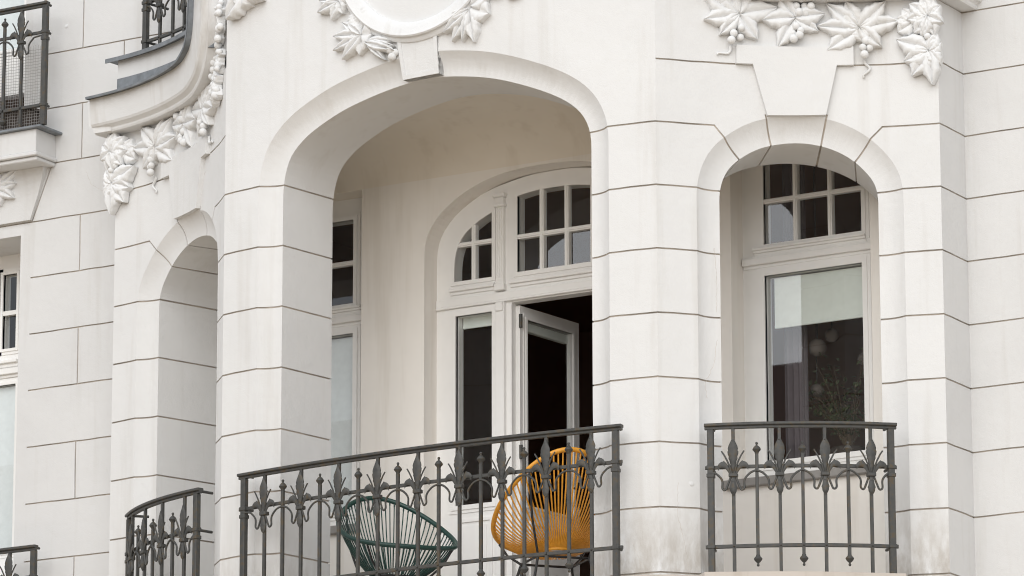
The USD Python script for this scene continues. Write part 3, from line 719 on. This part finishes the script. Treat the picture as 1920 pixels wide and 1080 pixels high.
mg2 = thing('leaf_relief', 'white plaster leaf spray at the lower right of the round medallion', 'leaf relief')
leaf(FRONT, fl(.372, 2.075), [(-.205, -.100, .20), (-.150, -.175, .20), (.012, -.215, .24), (-.18, -.045, .2), (-.06, -.20, .16)], seed=27, H=.036, parent=mg2)
leaf(FRONT, fl(.385, 2.085), [(.125, -.060, .34)], seed=28, n0=.01, parent=mg2)
leaf(FRONT, fl(.385, 2.10), [(.125, .030, .26)], seed=29, n0=.01, parent=mg2)
leaf(FRONT, fl(.560, 2.215), [(-.06, -.075, .32), (.04, .10, .3), (.10, .05, .3)], seed=30, parent=mg2)
leaf(FRONT, fl(.66, 2.20), [(.07, -.09, .3), (-.05, .08, .3), (.10, .02, .3)], seed=31, parent=mg2)
cg = thing('leaf_relief', 'broad white plaster leaf at the top left corner of the bay front, beside the cornice', 'leaf relief')
leaf(FRONT, fl(-1.435, 2.505), [(-.165, -.130, .30), (-.03, -.10, .34), (.150, -.025, .26), (.155, -.085, .20), (-.10, .06, .3), (.05, .12, .3)], seed=33, n0=.01, H=.045, parent=cg)
mr = thing('leaf_relief', 'white plaster leaf on the lintel under the upper left balcony slab', 'leaf relief')
for i, (tx, tz) in enumerate([(.02, .135), (.185, .085), (.165, -.010), (.135, -.110), (-.13, .05), (-.12, -.06), (.02, -.14)]):
    obj('leaf', petal(MAIN, (mx(-4.335), 1.875), (mx(-4.335 + tx), 1.875 + tz), .062, .024, .032, .1, 70 + i), m_orn, mr, smooth=55)

# ================================================================== WROUGHT IRON RAILINGS
class Path:
    def __init__(self, P):
        P = np.asarray(P, float); self.P = P; self.s = np.r_[0, np.cumsum(np.linalg.norm(np.diff(P, axis=0), axis=1))]; self.L = self.s[-1]
        T_ = np.gradient(P, self.s, axis=0); self.T = T_ / np.linalg.norm(T_, axis=1)[:, None]
    def at(self, s): return np.array([np.interp(s, self.s, self.P[:, k]) for k in (0, 1)])
    def tan(self, s):
        t = np.array([np.interp(s, self.s, self.T[:, k]) for k in (0, 1)]); return t / np.linalg.norm(t)
def frame_pt(mesh, path, s, z):
    """local (u along, w outwards(-), z) -> world at arc length s"""
    t = path.tan(s); nrm = np.array([t[1], -t[0]]); p = path.at(s); v = np.array(mesh.vertices)
    q = np.stack([p[0] + t[0] * v[:, 0] + nrm[0] * v[:, 1], p[1] + t[1] * v[:, 0] + nrm[1] * v[:, 1], v[:, 2] + z], 1)
    m = trimesh.Trimesh(q, np.array(mesh.faces)[:, ::-1], process=False); return m
def sweep_rect(P, w0, w1, z0, z1, c=.004):
    path = Path(P); prof = [(w0 + c, z0), (w1 - c, z0), (w1, z0 + c), (w1, z1 - c), (w1 - c, z1), (w0 + c, z1), (w0, z1 - c), (w0, z0 + c)]
    v, f = [], []; n, m = len(path.P), 8
    for p, t in zip(path.P, path.T):
        nr = np.array([t[1], -t[0]])
        for a, b in prof: v.append((p[0] + nr[0] * a, p[1] + nr[1] * a, b))
    for i in range(n - 1):
        for j in range(m):
            a, b = i * m + j, i * m + (j + 1) % m; f += [(a, b, b + m), (a, b + m, a + m)]
    for j in range(1, m - 1): f += [(0, j + 1, j), ((n - 1) * m, (n - 1) * m + j, (n - 1) * m + j + 1)]
    q = trimesh.Trimesh(np.array(v), np.array(f), process=False); q.fix_normals(); return q
def plate(pts, y0, th, dome=.004):
    """flat forged plate, outline (u, z), facing -w; slightly domed"""
    p = Polygon(pts).buffer(0)
    v, f = tm(m3.Manifold.extrude(xs(p), th).refine_to_length(.02))
    import shapely
    d = shapely.distance(shapely.points(v[:, 0], v[:, 1]), p.exterior)
    y = y0 + v[:, 2] + np.where(v[:, 2] > th / 2, np.minimum(d, .012) * dome / .012, 0)
    return trimesh.Trimesh(np.stack([v[:, 0], y, v[:, 1]], 1), f[:, ::-1], process=False)
_half = [(.010, .000), (.012, .03), (.017, .065), (.024, .095), (.0295, .105), (.0275, .118), (.033, .132), (.036, .150), (.031, .158), (.033, .172), (.029, .188), (.022, .203), (.012, .222), (.007, .236)]
BLADE = [(a, b) for a, b in _half] + [(0, .245)] + [(-a, b) for a, b in _half[::-1]]
SIDE = [(.010, .004), (.016, .030), (.028, .055), (.040, .074), (.052, .086), (.060, .094), (.066, .088), (.078, .086), (.092, .076), (.100, .064), (.104, .052), (.098, .046), (.098, .030), (.090, .040), (.082, .048), (.068, .050), (.054, .044), (.042, .032), (.030, .014), (.022, -.002)]
_b = [(.011, -.012), (.015, -.04), (.020, -.065), (.026, -.082), (.022, -.090), (.021, -.104), (.012, -.122), (.004, -.130)]
BUD = [(a, b) for a, b in _b] + [(-a, b) for a, b in _b[::-1]]
def fleur_mesh():
    ms = [plate(BLADE, .010, .006, .008), plate(SIDE, .011, .005, .006), plate([(-a, b) for a, b in SIDE], .011, .005, .006), plate(BUD, .006, .010, .008)]
    for sg in (-1, 1):
        ms.append(tube([(sg * .010, .016, .01), (sg * .020, .020, .05), (sg * .036, .022, .09), (sg * .056, .022, .128), (sg * .074, .021, .154)], [.0065, .0065, .006, .0055, .005], 6))
    return join(ms)
FLEUR = fleur_mesh(); FLEUR.vertices = np.array(FLEUR.vertices) * np.array([.93, 1, .95])
COLLAR = cbox(-.027, .027, -.016, .026, -.012, .012, .004)
def scroll_mesh(half):
    """flat strip from the collar down, hooked, then arching to the next bar"""
    a = CubicSpline(np.arange(9), np.array([(.015, -.008), (.027, -.042), (.038, -.070), (.050, -.090), (.066, -.080), (.066, -.055), (.068, -.030), (.082, -.008), (.104, .012)]))(np.linspace(0, 8, 40))
    b = CubicSpline(np.arange(3), np.array([(.104, .012), (.126, .022), (half, .026)]))(np.linspace(0, 2, 8))[1:]
    q = np.vstack([a, b]); return tube(np.stack([q[:, 0], np.full(len(q), .010), q[:, 1]], 1), .0068, 6)
def finial(z, up=1):
    return lathe([(0, z - up * .004), (.012, z), (.013, z + up * .008), (.024, z + up * .020), (.026, z + up * .026), (.021, z + up * .036), (.012, z + up * .046), (.006, z + up * .050), (.006, z + up * .056), (.009, z + up * .062), (.006, z + up * .070), (0, z + up * .072)], (0, 0, 0), 12)
def railing(label, P, zf, ztop, zcol, zlow, fleurs, plains, posts, group=None, ends=(None, None), low_fin=True, returns=0.10):
    R = thing('iron_railing', label, 'railing', group)
    path = Path(P)
    zb = zcol + .052
    obj('top_rail', join([sweep_rect(P, -.012, .012, ztop - .022, ztop - .004, .002), sweep_rect(P, -.024, .026, ztop - .005, ztop + .014, .004)]), m_iron, R, smooth=30)
    obj('cross_bar', sweep_rect(P, -.009, .005, zb - .011, zb + .011, .002), m_iron, R)
    obj('lower_rail', sweep_rect(P, -.010, .010, zlow - .011, zlow + .011, .002), m_iron, R)
    for s in posts:
        pm = obj('post', frame_pt(cbox(-.019, .019, -.019, .019, zf - ztop, -.022, .003), path, s, ztop), m_iron, R)
        for d in (zb, zcol + .002, zlow): obj('post_collar', frame_pt(cbox(-.024, .024, -.024, .024, d - .012, d + .012, .003), path, s, 0), m_iron, pm)
        t = path.tan(s); nrm = np.array([t[1], -t[0]]); p = path.at(s)
        for d in (ztop, zb, zlow):
            q = p - nrm * returns
            obj('wall_tie', tube([(*p, d), (*(p - nrm * returns * .5), d), (*q, d)], .0095, 6), m_iron, R)
    for s in fleurs:
        b = obj('spear_baluster', frame_pt(cbox(-.0100, .0100, -.0100, .0100, zf - ztop, -.02, .002), path, s, ztop), m_iron, R)
        obj('fleur', frame_pt(FLEUR, path, s, zcol), m_iron, b, smooth=40)
        obj('collar', frame_pt(COLLAR, path, s, zcol), m_iron, b)
    zt = zcol + .13
    for s in plains:
        zl = zlow - .055 if low_fin else zf
        ms = [frame_pt(cbox(-.0100, .0100, -.0100, .0100, zl - zcol, zt - zcol, .002), path, s, zcol), frame_pt(finial(zt - zcol), path, s, zcol)]
        if low_fin: ms.append(frame_pt(finial(zl - zcol, -1), path, s, zcol))
        ms[1].fix_normals()
        obj('finial_baluster', join(ms), m_iron, R, smooth=40)
    allx = sorted(list(plains) + list(posts))
    for s in fleurs:
        for sg in (-1, 1):
            nb = [x for x in allx if (x - s) * sg > 0]
            half = min(abs(x - s) for x in nb) if nb else .15
            sm = scroll_mesh(half); vv = np.array(sm.vertices); vv[:, 0] *= sg; sm = trimesh.Trimesh(vv, sm.faces[:, ::-1] if sg < 0 else sm.faces, process=False)
            obj('scroll', frame_pt(sm, path, s, zcol), m_iron, R, smooth=40)
    rv = []
    for s in list(fleurs) + list(plains): rv.append(frame_pt(trimesh.creation.icosphere(1, .007).apply_translation((0, .013, zlow)), path, s, 0))
    obj('rivets', join(rv), m_iron, R, smooth=True, kind='stuff')
    return R
# front railing follows the bowed wall
RX = np.linspace(-1.345, 1.445, 60)
def fy(X): return np.interp(X, FRONT.P[:, 0], FRONT.P[:, 1])
front_path = FRONT.plan(np.array([fs(x) for x in RX]), 0.125)
fp = Path(front_path); at_x = lambda x: float(np.interp(x, front_path[:, 0], fp.s))
railing('long bowed black iron railing with nine fleur-de-lis bars across the wide arch', front_path, -1.65, -.718, -.985, -1.456,
        [at_x(-1.15 + .3012 * k) for k in range(9)], [at_x(-1.15 + .3012 * (k + .5)) for k in range(8)], [at_x(-1.325), at_x(1.418)], returns=.08)
# wing railings: bowed the other way over the concave wing
def wing_path(surf, ds, out=1.484):
    a, b, c_ = surf.plan(np.array([.262 + ds, (.262 + out) / 2 + ds, out + ds]), np.array([.10, .27, .175]))
    t = np.linspace(0, 1, 41)[:, None]; k = 2 * b - .5 * (a + c_)
    return (1 - t) ** 2 * a + 2 * t * (1 - t) * k + t * t * c_
wp = wing_path(WR, 0); q = Path(wp)
railing('short black iron railing with four fleur-de-lis bars below the right narrow window', wp, -1.65, -.716, -1.035 + .012, -1.455,
        [q.L * v for v in (.148, .388, .622, .862)], [q.L * v for v in (.270, .506, .742)], [.035, q.L - .035], returns=.13)
wpl = wing_path(WL, -.075, 1.390)[::-1]; q = Path(wpl)
railing('short black iron railing with four fleur-de-lis bars at the left narrow opening', wpl, -1.65, -.716, -1.023, -1.455,
        [q.L * v for v in (.138, .378, .612, .852)], [q.L * v for v in (.258, .494, .730)], [.035, q.L - .035], returns=.13)
# main-wall balconies at the left edge
mp = np.stack([np.linspace(-5.75, -3.80, 30), np.full(30, -.22)], 1); mps = lambda X: X + 5.75
for z0, lab in ((2.215, 'black iron railing of the upper left balcony with netting tied behind it'), (-1.63, 'black iron railing whose top corner shows at the bottom left')):
    railing(lab, mp, z0, z0 + .875, z0 + .62, z0 + .145, [mps(-4.02 - .30 * k) for k in range(6)], [mps(-4.17 - .30 * k) for k in range(5)], [mps(-3.82), mps(-5.72)], returns=.06)
# terrace railing over the left wing cornice
tp = WL.plan(np.linspace(1.53, .12, 40), -.05); q = Path(tp)
railing('black iron terrace railing above the left wing cornice, cut by the top edge', tp, 2.548, 3.16, 2.86, 2.635,
        [.175, .475, .775, 1.075], [.325, .625, .925], [.022], returns=.20, low_fin=False)

# ================================================================== UPPER LEFT BALCONY
def small_balcony(z, label):
    b = thing('balcony_slab', label, 'balcony')
    obj('slab', join([cbox(-5.9, -3.87, -.235, -.001, z - .175, z - .012, .004), cbox(-5.9, -3.855, -.25, -.001, z - .205, z - .176, .006), cbox(-5.9, -3.87, -.225, -.001, z - .235, z - .206, .006)]), m_main, b)
    obj('zinc_cap', cbox(-5.95, -3.815, -.265, -.001, z - .012, z + .006, .003), m_zinc, b)
    ms = []
    for s in (0,):
        P = [(-5.9, z - .236), (-3.93, z - .236), (-4.06, z - .595), (-5.9, z - .595)]
        v, f = tm(m3.Manifold.extrude(xs(Polygon(P)), .09).refine_to_length(.12)); d = v[:, 2] * (.30 + .35 * np.clip((v[:, 1] - (z - .42)) / .184, 0, 1) ** 2)
        ms.append(trimesh.Trimesh(np.stack([v[:, 0], -d - .001 * 0, v[:, 1]], 1), f, process=False))
    cs = join(ms); cs.fix_normals(); obj('console', cs, m_main, b)
small_balcony(2.205, 'shallow plaster balcony slab with metal cap at the upper left')
nt = []
for X in np.arange(-5.6, -3.84, .021): nt.append(tube([(X, -.193, 2.23), (X + .003, -.191, 2.5), (X, -.193, 2.80 + .012 * math.sin(X * 30))], .0015, 4, False))
for Z in np.arange(2.235, 2.80, .021): nt.append(tube([(x, -.192 + .003 * math.sin(x * 9), Z + .006 * math.sin(x * 7)) for x in np.linspace(-5.6, -3.845, 24)], .0015, 4, False))
tag(obj('balcony_netting', join(nt), m_net), 'fine mesh netting tied behind the bars of the upper left railing', 'netting')
pl = thing('planter_box', 'dark brown planter box standing behind the netting of the upper left balcony', 'planter')
obj('box', join([cbox(-4.75, -3.985, -.17, -.02, 2.225, 2.365, .006), cbox(-4.77, -3.965, -.18, -.01, 2.365, 2.385, .005)]), m_planter, pl)
obj('soil', bx(-4.74, -3.995, -.165, -.025, 2.384, 2.388), m_planter, pl)

# ================================================================== CHAIRS
def chair(label, loc, heading, cord, tilt=36.0, name='cord_chair', size=1.0, low_z=.275, cr=.0042):
    """string lounge chair; local +x is its front"""
    c_ = thing(name, label, 'chair', loc=loc, rz=heading)
    th = math.radians(tilt); n = 72; a = np.linspace(0, 2 * PI, n, endpoint=False)
    rx, ry = .435 * size, .375 * size
    ey = np.sin(a) * ry * (1 + .10 * np.cos(a)); ex = np.cos(a) * rx                  # wider towards the front
    zc = .64 * size
    rim = np.stack([ex * math.cos(th), ey, zc - ex * math.sin(th) + .035 * np.cos(2 * a)], 1)
    cl = np.vstack([rim, rim[:2]])
    obj('rim', tube(cl, .0155, 10, False), cord, c_, smooth=True)
    wraps = []
    low = np.array([-.05, 0, low_z * size]); rl = .075 * size
    ring_ = np.stack([low[0] + rl * np.cos(a), rl * np.sin(a), np.full(n, low[2])], 1)
    obj('seat_ring', tube(np.vstack([ring_, ring_[:2]]), .011, 8, False), cord, c_, smooth=True)
    ms = []
    for i in range(n):
        p0, p1 = rim[i], ring_[i]; m_ = (p0 + p1) / 2; m_ = m_ + np.array([0, 0, -.035]) + (m_ - np.array([m_[0] * 0, 0, m_[2]])) * .08
        t = np.linspace(0, 1, 7)[:, None]; k = 2 * m_ - .5 * (p0 + p1)
        ms.append(tube((1 - t) ** 2 * p0 + 2 * t * (1 - t) * k + t * t * p1, cr, 5, False))
        wraps.append(tube([p0 + (m_ - p0) * .0 + np.array([0, 0, .0]), p0 + (m_ - p0) * .10], .0055, 5, False))
    obj('cords', join(ms), cord, c_, smooth=True, kind='stuff')
    obj('rim_wraps', join(wraps), cord, c_, smooth=True, kind='stuff')
    # black steel undercarriage: four knees, legs to the floor, struts up to the rim
    knees = []
    for i, an_ in enumerate((45, 135, 225, 315)):
        an_ = math.radians(an_); k = np.array([.235 * math.cos(an_), .235 * math.sin(an_), .30]) * size
        foot = np.array([.36 * math.cos(an_), .34 * math.sin(an_), .010]); j = int(round((math.degrees(an_) % 360) / 360 * n)) % n
        top = rim[j] + np.array([0, 0, -.016])
        obj('leg', tube([foot, foot * .5 + k * .5, k], .0088, 8), m_black, c_, smooth=True)
        obj('strut', tube([k, k * .55 + top * .45 + np.array([math.cos(an_), math.sin(an_), 0]) * .028, top], .0078, 8), m_black, c_, smooth=True)
        knees.append(k)
    lk = knees + [knees[0]]
    obj('base_ring', tube(np.vstack([np.linspace(lk[i], lk[i + 1], 6)[:-1] for i in range(4)] + [lk[0][None]]), .0078, 8, False), m_black, c_, smooth=True)
    return c_
chair('dark green cord lounge chair on the balcony floor behind the wide railing', (-.67, -.62, -1.635), math.radians(-38), m_green, 31)
chair('orange-yellow cord lounge chair standing in front of the open door leaf', (.575, -.74, -1.65), math.radians(139), m_yellow, 38, size=1.0, low_z=.36, cr=.0055)

# ================================================================== THINGS BEHIND THE RIGHT WINDOW
for i, (x, z, r_) in enumerate(((1.70, .155, .058), (1.78, .235, .046), (1.64, -.10, .044), (1.95, .08, .038))):
    gl = thing('globe_lamp', ['large pale globe lamp hanging in the dark room behind the right window', 'second pale globe lamp, above and right of the largest one behind the right window', 'dim globe lamp low at the left behind the right window', 'small dim globe lamp above the plant behind the right window'][i], 'lamp')
    s_ = trimesh.creation.icosphere(3, r_); s_.apply_translation((x, 0.68 + .05 * i, z)); obj('globe', s_, m_globe, gl, smooth=True)
    obj('cord', tube([(x, 0.68 + .05 * i, z + r_), (x, 0.68 + .05 * i, 1.6), (x, 0.68 + .05 * i, 1.74)], .003, 5), m_black, gl)
pp_ = thing('potted_plant', 'bushy pot plant with bare twigs on the sill inside the right window', 'plant')
px, py = 1.89, .72
obj('pot', lathe([(0, -.72), (.085, -.72), (.11, -.54), (.115, -.52), (.10, -.52), (.09, -.54), (0, -.54)], (px, py, 0), 20), m_planter, pp_, smooth=40)
obj('plant_stand', join([cbox(px - .22, px + .22, py - .13, py + .13, -.76, -.725, .005)] + [cbox(px + a - .015, px + a + .015, py + b - .015, py + b + .015, -1.6, -.76, .003) for a in (-.18, .18) for b in (-.10, .10)]), m_planter, pp_)
tw, lv = [], []
rp = random.Random(12)
for i in range(26):
    a = rp.uniform(0, 2 * PI); sp = rp.uniform(.12, .34); h = rp.uniform(.18, .62)
    p0 = np.array([px, py, -.54]); p2 = np.array([px - .04 + sp * math.cos(a), py + .5 * sp * math.sin(a), -.54 + h]); p1 = p0 * .5 + p2 * .5 + np.array([rp.uniform(-.04, .04), 0, .06])
    t = np.linspace(0, 1, 7)[:, None]; cv_ = (1 - t) ** 2 * p0 + 2 * t * (1 - t) * p1 + t * t * p2
    tw.append(tube(cv_, np.linspace(.0042, .0016, 7), 5))
    for k in range(16):
        b_ = cv_[rp.randint(2, 6)] + np.array([rp.uniform(-.05, .05), rp.uniform(-.04, .04), rp.uniform(-.04, .05)])
        d = np.array([rp.uniform(-1, 1), rp.uniform(-1, 1), rp.uniform(-.6, .8)]); d /= np.linalg.norm(d); e_ = np.cross(d, [.3, .5, .8]); e_ /= np.linalg.norm(e_)
        l_ = rp.uniform(.03, .055); lv.append(trimesh.Trimesh(np.array([b_, b_ + d * l_ * .5 + e_ * l_ * .25, b_ + d * l_, b_ + d * l_ * .5 - e_ * l_ * .25]), np.array([[0, 1, 2], [0, 2, 3]]), process=False))
obj('twigs', join(tw), m_twig, pp_, smooth=True, kind='stuff'); obj('foliage', join(lv), m_leaf, pp_, kind='stuff')

# ================================================================== SMALL MARKS ON THE PLASTER
def crack(surf, pts, n=-.0004, r=.0013, seed=1):
    rr = random.Random(seed); p = np.array(pts, float); t = np.r_[0, np.cumsum(np.linalg.norm(np.diff(p, axis=0), axis=1))]
    k = max(12, int(t[-1] / .012)); q = np.stack([np.interp(np.linspace(0, t[-1], k), t, p[:, i]) for i in (0, 1)], 1)
    q += np.array([[rr.gauss(0, .002), rr.gauss(0, .002)] for _ in range(k)])
    return tube(surf.map(q[:, 0], q[:, 1], n), r * np.array([rr.uniform(.5, 1.15) for _ in range(k)]), 4)
cr = thing('plaster_cracks', 'hairline cracks wandering through the white plaster of the bay piers', 'crack')
for i, (sf, P) in enumerate(((FRONT, [(fs(1.455), -1.40), (fs(1.50), -1.52), (fs(1.53), -1.60)]), (WR, [(.12, -1.05), (.115, -1.25), (.16, -1.42), (.19, -1.62)]), (WR, [(.375, -.15), (.36, -.30), (.30, -.42), (.31, -.52)]),
                            (WR, [(.365, .42), (.38, .25), (.375, .02)]), (WL, [(1.05, 1.40), (.90, 1.44), (.80, 1.42), (.68, 1.47), (.55, 1.50)]), (MAIN, [(mx(-3.62), 1.93), (mx(-3.56), 1.80), (mx(-3.42), 1.72), (mx(-3.40), 1.62)]),
                            (MAIN, [(mx(3.36), 2.28), (mx(3.33), 2.17), (mx(3.25), 2.12)]))):
    obj('crack', crack(sf, P, seed=i), m_crack, cr)
for lab, sf, P in (('small round plaster plug on the right main wall', MAIN, (mx(3.62), .0 - .55)), ('small round plaster plug on the main wall at the upper left', MAIN, (mx(-3.80), 2.98)), ('small round plaster plug on the pier left of the right railing', WR, (.205, -1.05)), ('small round plaster plug low on the left main wall', MAIN, (mx(-3.80), -1.05))):
    d = obj('wall_plug', join([sf.slab(Point(*P).buffer(.013, quad_segs=6), -.01, .004), sf.slab(Point(*P).buffer(.008, quad_segs=6), -.01, .006)]), m_orn); tag(d, lab, 'plug')

# ================================================================== THE OTHER SIDE OF THE STREET (seen only in the panes)
ob = thing('opposite_house', 'brown terrace across the street, mirrored dimly in the window panes', 'building')
obj('wall', bx(-60, -3, -40, -29, -8.3, 6.2), m_opp, ob)
rv = np.array([(-60.3, -28.6, 6.2), (-2.7, -28.6, 6.2), (-2.7, -40.3, 6.2), (-60.3, -40.3, 6.2), (-60.3, -34.5, 8.8), (-2.7, -34.5, 8.8)])
rf = trimesh.Trimesh(rv, np.array([(0, 1, 5), (0, 5, 4), (2, 3, 4), (2, 4, 5), (1, 2, 5), (3, 0, 4), (0, 3, 2), (0, 2, 1)]), process=False); rf.fix_normals()
obj('roof', rf, m_opp_roof, ob)
for i in range(16):
    for k in range(4):
        X, Z = -58 + 3.5 * i, -6.6 + 3.6 * k
        w_ = obj('window', join([bx(X - .75, X + .75, -29.02, -28.93, Z - .08, Z + 2.08), ]), m_paint, ob)
        obj('pane', bx(X - .62, X + .62, -28.94, -28.91, Z + .04, Z + 1.96), m_opp_win, w_)
